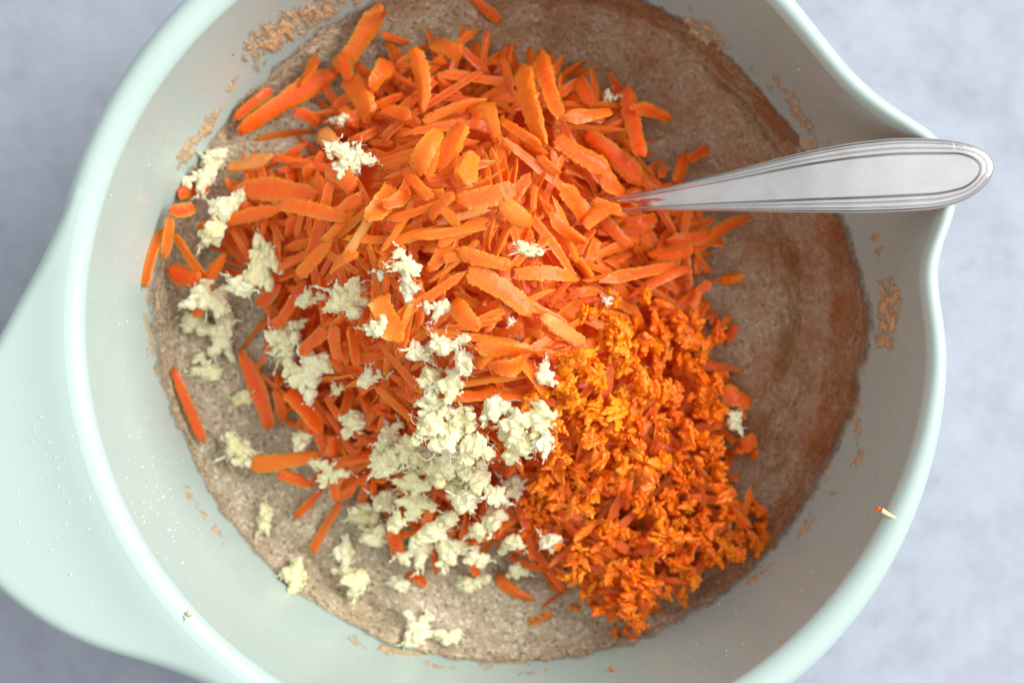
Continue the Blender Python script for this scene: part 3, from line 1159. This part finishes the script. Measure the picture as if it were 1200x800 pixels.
def displace(me, amp, freq, seed):
    n = len(me.vertices)
    co = np.zeros(n * 3); me.vertices.foreach_get('co', co); co = co.reshape(-1, 3)
    no = np.zeros(n * 3); me.vertices.foreach_get('normal', no); no = no.reshape(-1, 3)
    off = amp * (fbm(co, freq, 3, seed))
    # torn look: a little sideways jitter too
    jit = np.stack([vnoise(co, freq * 1.7, seed + 71 + k) for k in range(3)], 1) * amp * 0.7
    co = co + no * off[:, None] + jit
    me.vertices.foreach_set('co', co.ravel())
    me.update()
    return co


def rand_euler(r):
    return Euler((r.uniform(0, 6.28), r.uniform(0, 6.28), r.uniform(0, 6.28)))


def clump(seed, size, nb, br, name, mat, spikes, zflat, voxel, elong, amp, freq):
    r = np.random.default_rng(seed)
    parts = []
    # a wandering chain of lumps gives a ragged outline with bays and arms
    arms = max(2, nb // 5)
    for a in range(arms):
        ang = r.uniform(0, 6.28); p = np.array([r.normal(0, size * .10), r.normal(0, size * .10), 0])
        for s in range(max(2, nb // arms)):
            e = br * r.uniform(.6, 1.25)
            parts.append((Vector((p[0], p[1], p[2] + r.normal(0, size * zflat * .35))), rand_euler(r),
                          (e * elong * r.uniform(.7, 1.2), e * r.uniform(.6, 1.0), e * r.uniform(.35, .9)), 'b'))
            ang += r.normal(0, .8)
            st = size * .5 / max(2, nb // arms) * r.uniform(.9, 1.7)
            p = p + np.array([math.cos(ang) * st, math.sin(ang) * st, r.normal(0, st * .3)])
    for s in range(spikes):
        src = parts[r.integers(len(parts))]
        ang = math.atan2(src[0].y, src[0].x) + r.normal(0, .7)
        dirv = Vector((math.cos(ang), math.sin(ang), r.normal(0.1, .4))).normalized()
        ln = br * r.uniform(.7, 1.5)
        q = Vector((0, 0, 1)).rotation_difference(dirv)
        parts.append((src[0] + dirv * ln * 1.0, q.to_euler(), (br * r.uniform(.16, .34), br * r.uniform(.16, .34), ln), 'c'))
    me = remeshed(parts, voxel, name)
    co = displace(me, amp, freq, seed)
    c = 0.5 * (co.max(0) + co.min(0))
    co = co - c
    me.vertices.foreach_set('co', co.ravel()); me.update()
    me.materials.append(mat)
    me.polygons.foreach_set('use_smooth', [True] * len(me.polygons))
    return me, co, co.max(0) - co.min(0)


GIN_S = [clump(300 + i, .0042, 8, .00150, 'grated_ginger', M_GINGER, 9, .25, .00026, 1.3, .00080, 1000) for i in range(4)]
GIN_M = [clump(320 + i, .0085, 24, .00185, 'grated_ginger', M_GINGER, 22, .25, .00030, 1.5, .00065, 850) for i in range(7)]
GIN_L = [clump(340 + i, .0125, 44, .00200, 'grated_ginger', M_GINGER, 40, .22, .00032, 1.5, .00070, 800) for i in range(5)]
ZES = [clump(400 + i, .0068, 13, .00112, 'orange_zest', M_ZEST, 4, .28, .00026, 2.1, .00040, 850) for i in range(11)]


def fibre_mesh(seed, nf, spread, ln):
    """thin hairs torn out of the root"""
    r = np.random.default_rng(seed)
    V, Fc = [], []
    for f in range(nf):
        a = r.uniform(0, 6.28); p = np.array([math.cos(a) * spread * r.uniform(.2, .9), math.sin(a) * spread * r.uniform(.2, .9), r.uniform(0, .001)])
        d = np.array([math.cos(a + r.normal(0, .5)), math.sin(a + r.normal(0, .5)), r.uniform(.0, .6)])
        L = ln * r.uniform(.5, 1.3); n = 7; rd = r.uniform(.00010, .00020)
        curl = r.normal(0, .28)
        base = len(V)
        for i in range(n):
            rr = rd * (1 - .75 * i / (n - 1))
            s1 = np.cross(d, [0, 0, 1.]); s1 /= np.linalg.norm(s1) + 1e-9
            s2 = np.cross(s1, d); s2 /= np.linalg.norm(s2) + 1e-9
            for k in range(4):
                an = k * math.pi / 2
                V.append(p + rr * (math.cos(an) * s1 + math.sin(an) * s2))
            p = p + d / np.linalg.norm(d) * L / n
            c_, s_ = math.cos(curl), math.sin(curl)
            d = np.array([d[0] * c_ - d[1] * s_, d[0] * s_ + d[1] * c_, d[2] - .12])
        for i in range(n - 1):
            for k in range(4):
                k2 = (k + 1) % 4
                Fc.append((base + i * 4 + k, base + i * 4 + k2, base + (i + 1) * 4 + k2, base + (i + 1) * 4 + k))
    me = mesh_from('fibre', V, Fc)
    me.materials.append(M_GINGER)
    return me


FIB = [fibre_mesh(500 + i, 4 + i % 3, .0045, .0055) for i in range(6)]
FIB_MANY = fibre_mesh(520, 26, .0035, .0065)


def drop(me, co, x, y, yaw, sc, tilt, pct=10, sink=0.0005, tmax=0.7, ident=-2):
    """lay a clump on the pile, turned to the slope under it"""
    e = 0.003
    gxx = (look(np.array([[x + e, y]]))[0] - look(np.array([[x - e, y]]))[0]) / (2 * e)
    gyy = (look(np.array([[x, y + e]]))[0] - look(np.array([[x, y - e]]))[0]) / (2 * e)
    nrm = Vector((-gxx * .6, -gyy * .6, 1)).normalized()
    if nrm.angle(Vector((0, 0, 1))) > tmax:
        nrm = Vector((nrm.x * .4, nrm.y * .4, 1)).normalized()
    Rm = Vector((0, 0, 1)).rotation_difference(nrm).to_matrix() @ Matrix.Rotation(yaw, 3, 'Z') @ Matrix.Rotation(tilt, 3, 'X')
    P = (co * np.array(sc)) @ np.array(Rm).T
    P[:, 0] += x; P[:, 1] += y
    gap = P[:, 2] - look(P[:, :2])
    dz = -np.percentile(gap, pct) - sink
    P[:, 2] += dz
    splat(P, ident)
    return Matrix.Translation((x, y, dz)) @ Rm.to_4x4() @ Matrix.Diagonal((*sc, 1))


# ------------------------------------------------------------------ orange zest, over the shreds on one flank
ZPOLY = [(648, 412), (700, 385), (752, 352), (800, 360), (838, 415), (850, 470), (852, 540), (868, 590), (892, 622), (878, 650), (835, 662), (795, 672), (770, 712), (735, 738), (712, 712), (672, 690), (650, 650), (612, 600), (640, 556), (655, 490)]


def in_poly(x, y, poly):
    c = False
    j = len(poly) - 1
    for i in range(len(poly)):
        if (poly[i][1] > y) != (poly[j][1] > y) and x < (poly[j][0] - poly[i][0]) * (y - poly[i][1]) / (poly[j][1] - poly[i][1]) + poly[i][0]:
            c = not c
        j = i
    return c


zest_spots = []
r = np.random.default_rng(77)
while len(zest_spots) < 265:
    x, y = r.uniform(600, 900), r.uniform(345, 745)
    if in_poly(x + r.normal(0, 16), y + r.normal(0, 14), ZPOLY):
        zest_spots.append((x, y, r.uniform(.7, 1.5), None))
zest_spots.sort(key=lambda s: -s[1] * 0 + r.random())
zest_spots += [(858, 326, 1.25, 'yellow orange zest lump with pale pith at the heap edge under the spoon'), (632, 724, 1.0, 'small orange zest curl lying alone on batter between ginger and zest'),
               (556, 686, .5, 'tiny orange zest bit on the ginger clump beside the batter'), (735, 712, 1.2, None), (735, 690, 1.2, None), (745, 728, .9, None), (720, 740, .9, None),
               (812, 680, .9, None), (800, 695, .8, None), (650, 640, 1.0, None), (668, 672, 1.0, None), (690, 690, .9, None), (880, 628, 1.1, None), (868, 650, 1.0, None), (892, 618, .8, None)]
for (px_, py_, s, lab) in zest_spots:
    c = on_pile(px_, py_)
    me, co, ext = ZES[int(r.integers(len(ZES)))]
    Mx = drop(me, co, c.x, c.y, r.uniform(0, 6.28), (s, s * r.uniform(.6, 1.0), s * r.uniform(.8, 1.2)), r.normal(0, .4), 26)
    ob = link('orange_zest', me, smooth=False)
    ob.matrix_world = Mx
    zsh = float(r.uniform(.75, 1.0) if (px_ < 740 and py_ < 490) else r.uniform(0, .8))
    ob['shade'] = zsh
    if lab is None:
        sz = 'large' if s > 1.28 else ('small' if s < 1.05 else 'middling')
        tn = 'yellow orange' if zsh > .72 else ('orange' if zsh > .36 else 'deep orange')
        if py_ > 655: pl = 'at the foot of the zest heap on batter'
        elif px_ < 680: pl = 'bordering the pale ginger'
        elif py_ < 430: pl = 'mixed with carrot shreds below the spoon'
        elif px_ > 800: pl = 'on the shaded edge of the zest heap'
        elif py_ > 560: pl = 'on the lower slope of the zest heap'
        else: pl = 'on top of the zest heap'
        lab, grp = f'{sz} {tn} zest clump {pl}', f'{sz} {tn} zest clumps {pl}'
    else:
        grp = 'stray zest pieces'
    tag(ob, lab, 'orange zest', grp)

# ------------------------------------------------------------------ ginger, clump by clump
GL = [  # photo x, y, width, height, label
    (252, 190, 42, 30, None), (232, 214, 48, 36, None), (266, 243, 46, 40, None), (250, 272, 40, 44, None),
    (312, 305, 44, 66, 'ginger clump with a trailing tail between carrot shreds near the handle'),
    (240, 350, 52, 46, None), (282, 335, 42, 30, None), (252, 395, 66, 58, 'largest ginger clump on the batter near the bowl handle'), (236, 430, 40, 42, None),
    (284, 467, 40, 20, 'small flat ginger flake alone on a patch of batter'), (286, 524, 54, 38, 'ragged ginger clump at the tip of a flat carrot shred'),
    (310, 606, 24, 46, 'small upright ginger crumb lying alone on the batter'), (342, 678, 34, 44, 'ginger flake where the batter meets the bright wall'),
    (402, 652, 28, 46, None), (412, 688, 44, 46, 'long lumpy ginger strip on the batter beside a groove'), (500, 735, 76, 42, 'ginger clump farthest from the heap, against the bowl wall'),
    (418, 190, 60, 44, 'ginger clump on the carrot below the thick wall smear'), (397, 142, 30, 15, 'small white ginger flake on carrot near the long shreds'),
    (471, 308, 38, 44, 'bright white ginger flake standing near the top of the heap'), (480, 332, 26, 38, None),
    (366, 347, 44, 24, None), (405, 350, 64, 46, None), (437, 380, 36, 26, None), (510, 364, 36, 30, 'star shaped white ginger flake on the carrot heap'),
    (335, 405, 40, 60, 'hairy ginger clump bristling with pale fibres'), (362, 440, 58, 58, 'ginger clump hanging below the hairy fibres'),
    (437, 438, 42, 26, None), (492, 412, 42, 34, None), (522, 402, 46, 34, None), (505, 442, 34, 40, None), (545, 425, 24, 40, None),
    (415, 497, 36, 30, None), (465, 508, 60, 40, None), (508, 470, 44, 52, None), (535, 490, 46, 56, None), (500, 535, 66, 46, None), (540, 535, 48, 48, None),
    (528, 572, 58, 36, None), (480, 560, 44, 34, None), (556, 560, 34, 40, None),
    (590, 482, 46, 40, None), (626, 492, 48, 48, None), (608, 518, 50, 38, None), (636, 522, 28, 36, None),
    (640, 430, 27, 36, 'small white ginger crumb where carrot meets zest'), (620, 292, 56, 18, 'thin white ginger flake lying high on the carrot heap'),
    (390, 552, 52, 34, 'ginger clump at the heap foot beside the carrot sticks'),
    (428, 605, 54, 40, None), (450, 588, 38, 30, None), (492, 592, 46, 34, None), (522, 610, 40, 32, None), (488, 648, 50, 40, None), (468, 682, 38, 24, None),
    (538, 645, 50, 44, None), (580, 606, 40, 40, None), (600, 570, 34, 32, None), (600, 636, 40, 26, None), (613, 668, 34, 26, None), (550, 682, 42, 28, None), (560, 620, 30, 30, None),
    (455, 535, 50, 36, None), (520, 515, 48, 44, None), (560, 515, 36, 40, None), (515, 545, 52, 40, None), (545, 585, 40, 34, None), (470, 530, 40, 36, None), (505, 500, 44, 40, None), (525, 455, 36, 40, None),
    (470, 605, 40, 30, None), (505, 625, 44, 34, None), (560, 650, 36, 30, None), (580, 575, 36, 34, None), (440, 625, 40, 28, None), (600, 500, 36, 40, None),
    (717, 115, 20, 16, 'small dull ginger flake among the far carrot shreds'), (642, 634, 30, 24, None), (358, 513, 26, 20, None),
    (860, 494, 24, 26, 'small greenish ginger bit beside the zest on the shaded side'), (598, 376, 13, 11, None), (712, 352, 13, 13, None), (440, 320, 18, 14, None), (395, 455, 20, 14, None), (350, 380, 22, 14, None)]
r = np.random.default_rng(99)
for idx, (px_, py_, w, h, lab) in enumerate(GL):
    c = on_pile(px_, py_)
    depth = CAM.z - c.z
    wm, hm = w * depth / F_PX, h * depth / F_PX
    big = max(w, h)
    setm = GIN_S if big < 29 else (GIN_M if big < 52 else GIN_L)
    me, co, ext = setm[int(r.integers(len(setm)))]
    flip = r.random() < .5
    if (wm > hm) == (ext[0] > ext[1]):
        yaw = math.pi * flip
        sc = (wm / ext[0] * 1.28, hm / ext[1] * 1.28)
    else:
        yaw = math.pi / 2 + math.pi * flip
        sc = (hm / ext[0] * 1.28, wm / ext[1] * 1.28)
    zs = .8 * min(1.4, max(.7, .5 * (sc[0] + sc[1])))
    Mx = drop(me, co, c.x, c.y, yaw + r.normal(0, .15), (sc[0], sc[1], zs), r.normal(0, .12), 16, 0.0006)
    ob = link('grated_ginger', me, smooth=False)
    ob.matrix_world = Mx
    if lab:
        grp = 'ginger clumps that can be told apart'
    elif px_ < 300: pl = 'between carrot shreds close to the bowl handle'
    elif py_ > 640: pl = 'at the outer foot of the heap on batter'
    elif py_ > 580: pl = 'just below the dense ginger patch'
    elif px_ > 570 and py_ > 450: pl = 'touching the orange zest'
    elif py_ > 520: pl = 'in the lower half of the dense ginger patch'
    elif py_ > 455: pl = 'in the upper half of the dense ginger patch'
    elif px_ < 460: pl = 'scattered on the carrot near the hairy clump'
    else: pl = 'scattered on the carrot above the dense patch'
    if not lab:
        sz = 'big' if big > 48 else ('tiny' if big < 30 else ('small' if big < 38 else 'medium'))
        fm = 'long' if max(w, h) > 1.35 * min(w, h) else 'compact'
        lab, grp = f'{sz} {fm} pale ginger clump {pl}', f'{sz} {fm} pale ginger clumps {pl}'
    tag(ob, lab, 'ginger', grp)
    many = lab.startswith('hairy')
    if many or (r.random() < .35 and big > 28):
        f = link('fibre', FIB_MANY if many else FIB[int(r.integers(len(FIB)))], None, ob)
        s = min(1.3, max(wm, hm) / .011)
        f.matrix_local = Matrix.Rotation(r.uniform(0, 6.28), 4, 'Z') @ Matrix.Diagonal((s, s, s, 1))

# ------------------------------------------------------------------ carrot shreds become objects
def shred_place(px, py):
    if math.hypot(px - 740, (py - 245) * 1.3) < 95:
        return 'around the buried end of the spoon'
    if px < 345:
        return 'among the ginger clumps on the bowl handle side'
    if in_poly(px, py, ZPOLY):
        return 'half covered by the orange zest'
    if py > 440 and px < 640:
        return 'showing between the pale ginger clumps'
    if py < 150 and px < 560:
        return 'on the low slope facing the thick wall smear'
    if py < 150:
        return 'on the low slope facing the batter groove'
    if px > 690:
        return 'on the shaded slope between spoon and zest'
    if py > 330 and px < 560:
        return 'under the white flakes of ginger on the heap'
    if px < 450:
        return 'on the heap side towards the bowl handle'
    if py > 300:
        return 'on the heap between thin ginger flake and zest'
    return 'at the top of the heap'


def shred_label(px, py, Mx, sh):
    lx, wy = Mx.col[0].length, Mx.col[1].length
    size = 'long' if lx > 1.05 else ('short' if lx < .78 else 'medium')
    wid = 'broad' if wy > .82 else ('thin' if wy < .64 else 'slim')
    tone = 'pale pinkish' if sh > .92 else ('bright orange' if sh > .62 else ('orange' if sh > .3 else 'deep red orange'))
    pl = shred_place(px, py)
    return f'{size} {wid} {tone} carrot shred {pl}', f'{size} {wid} {tone} carrot shreds {pl}'


# count again: zest and ginger now cover some
cnt2 = np.bincount(ID[ID >= 0].ravel(), minlength=len(PLACED))
score = cnt2.astype(float)
for i, p in enumerate(PLACED):
    if p[2] is not None: score[i] += 1e4
order = np.argsort(-score)
single = set(int(i) for i in order[:300] if score[i] > 0)
rest = [i for i in range(len(PLACED)) if i not in single]
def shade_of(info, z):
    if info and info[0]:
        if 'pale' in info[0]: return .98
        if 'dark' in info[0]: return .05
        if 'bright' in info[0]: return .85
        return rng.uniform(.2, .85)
    top_ = min(1, max(0, (z - .060) / .040))  # higher shreds coloured lighter, painting in the light on the crest
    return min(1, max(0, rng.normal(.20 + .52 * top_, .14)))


for i in sorted(single):
    k, Mx, info = PLACED[i]
    ob = link('carrot_shred', SH[k][0], smooth=False)
    ob.matrix_world = Mx
    lab = info[0] if info else None
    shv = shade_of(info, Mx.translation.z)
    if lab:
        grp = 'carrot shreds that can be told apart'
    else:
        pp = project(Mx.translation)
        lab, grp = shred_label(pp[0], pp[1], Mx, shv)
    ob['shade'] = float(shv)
    tag(ob, lab, 'carrot', grp)

# the rest of the grated carrot, with the packed inside of the heap, is one mass
V, Fc, ED, TO = [], [], [], []
nv = 0
for i in rest:
    k, Mx, info = PLACED[i]
    A = np.array(Mx)
    P = SH[k][1] @ A[:3, :3].T + A[:3, 3]
    V.append(P); Fc += [tuple(q + nv for q in f) for f in SH[k][2]]
    ED += SH[k][3]; TO += [rng.uniform(.05, .6)] * len(P); nv += len(P)
step = 2
ci = np.arange(0, NG, step)
sub = np.where(RHO < 0.93, CORE, BASE - 0.004)[::step, ::step]
sub = sub + 0.0012 * vnoise(np.c_[GP, np.zeros(len(GP))], 220, 61).reshape(NG, NG)[::step, ::step]
ok = (RHO < 0.95)[::step, ::step]
idx = -np.ones(sub.shape, int)
grid_v = []
for a in range(sub.shape[0]):
    for b in range(sub.shape[1]):
        if ok[a, b]:
            idx[a, b] = nv + len(grid_v)
            grid_v.append((gx[a * step], gx[b * step], sub[a, b]))
for a in range(sub.shape[0] - 1):
    for b in range(sub.shape[1] - 1):
        q = (idx[a, b], idx[a + 1, b], idx[a + 1, b + 1], idx[a, b + 1])
        if min(q) >= 0: Fc.append(q)
V.append(np.array(grid_v)); ED += [0.0] * len(grid_v); TO += [0.0] * len(grid_v)
me = mesh_from('grated_carrot', np.concatenate(V), Fc)
at = me.attributes.new('edge', 'FLOAT', 'POINT'); at.data.foreach_set('value', ED)
at = me.attributes.new('tone', 'FLOAT', 'POINT'); at.data.foreach_set('value', TO)
o = link('grated_carrot', me, M_CARROT)
me.set_sharp_from_angle(angle=math.radians(38))
tag(o, 'packed grated carrot inside the heap below the loose shreds', 'carrot', kind='stuff')

# ------------------------------------------------------------------ stray bits on the bowl
def stray(px, py, s, sy, yaw, label, z=None, tail=None):
    if z is None:
        th, zz = wall_hit(px, py)
        p = Vector(wall_point(th, zz, 0.0006))
    else:
        p = unproject(px, py, z)
    me, co, ext = ZES[int(rng.integers(len(ZES)))]
    ob = link('orange_zest', me, smooth=False)
    ob.matrix_world = Matrix.Translation(p) @ Matrix.Rotation(yaw, 4, 'Z') @ Matrix.Diagonal((s, sy, sy, 1))
    tag(ob, label, 'orange zest', 'stray zest pieces')
    return ob, p


stray(718, 786, .42, .28, -.4, 'tiny orange zest sliver stuck on the bowl wall below the zest heap')
stray(930, 769, .16, .16, 0, 'yellow speck of zest on the wall near the rim')
ob, p = stray(1029, 597, .42, .32, .5, 'stray zest bit with a white tail on the bowl rim', z=0.1195)
V, Fc = [], []
for i in range(8):
    u = i / 7
    c = np.array([0.001 + .0075 * u, -.0016 * math.sin(u * 2.2), .0006 + .002 * math.sin(u * 2.5)])
    rr = .00075 * (1 - .85 * u) + .00005
    for k in range(6):
        a = k * math.pi / 3
        V.append(c + rr * np.array([0, math.cos(a), .6 * math.sin(a)]))
for i in range(7):
    for k in range(6):
        k2 = (k + 1) % 6
        Fc.append((i * 6 + k, i * 6 + k2, (i + 1) * 6 + k2, (i + 1) * 6 + k))
tl = link('pith_tail', mesh_from('pith_tail', V, Fc), M_PITH, None)
tl.parent = ob
tl.matrix_parent_inverse = Matrix.Identity(4)
tl.matrix_basis = ob.matrix_world.inverted() @ Matrix.Translation(p) @ Matrix.Rotation(-.25, 4, 'Z')
# a ginger crumb on the rim by the handle
me, co, ext = GIN_S[0]
p = unproject(219, 722, 0.1226)
ob = link('grated_ginger', me, smooth=False)
ob.matrix_world = Matrix.Translation(p) @ Matrix.Rotation(-.7, 4, 'Z') @ Matrix.Diagonal((.6, .38, .2, 1))
tag(ob, 'tiny flat ginger crumb on the rim beside the handle', 'ginger', 'ginger clumps that can be told apart')

# salt and sugar grains: too many and too small to count
def grains(pts, label, smin, smax, seed):
    r = np.random.default_rng(seed)
    bm = bmesh.new()
    for p in pts:
        s = r.uniform(smin, smax) * (1 if r.random() > .12 else 1.7)
        bmesh.ops.create_cube(bm, size=s * 1.6, matrix=Matrix.Translation(p) @ rand_euler(r).to_matrix().to_4x4())
    me = bpy.data.meshes.new('sugar_grains')
    bm.to_mesh(me); bm.free()
    tag(link('sugar_grains', me, M_GRAIN, smooth=False), label, 'grains', kind='stuff')


r = np.random.default_rng(5)
pts = []
dgraph = bpy.context.evaluated_depsgraph_get()
hand = [c for c in bowl.children if c.name.startswith('handle')][0]


def rest_on(obj, p):
    ok_, loc, n_, i_ = obj.ray_cast(Vector((p.x, p.y, .2)), Vector((0, 0, -1)))
    return loc if ok_ else None


bpy.context.view_layer.update()
while len(pts) < 45:
    cx_, cy_ = [(35, 500), (60, 590), (90, 600), (110, 640), (60, 540)][r.integers(5)]
    p = unproject(r.normal(cx_, 32), r.normal(cy_, 50), .119)
    h = rest_on(hand, p)
    if h is not None:
        pts.append(h + Vector((0, 0, .00012)))
grains(pts, 'white sugar grains scattered over the bowl handle', .00008, .00020, 6)
pts = []
for _ in range(140):
    q = r.random()
    if q < .45: px_, py_ = r.normal(185, 26), r.normal(590, 48)
    elif q < .7: px_, py_ = r.normal(150, 28), r.uniform(150, 460)
    elif q < .85: px_, py_ = r.uniform(870, 1010), r.uniform(20, 150)
    else: px_, py_ = r.uniform(780, 960), r.uniform(660, 790)
    w = unproject(px_, py_, .1)
    th, zz = wall_hit(px_, py_)
    if .05 < zz < .116:
        pts.append(Vector(wall_point(th, zz, .0001)))
grains(pts, 'fine pale sugar grains clinging to the bowl wall', .00009, .00021, 9)
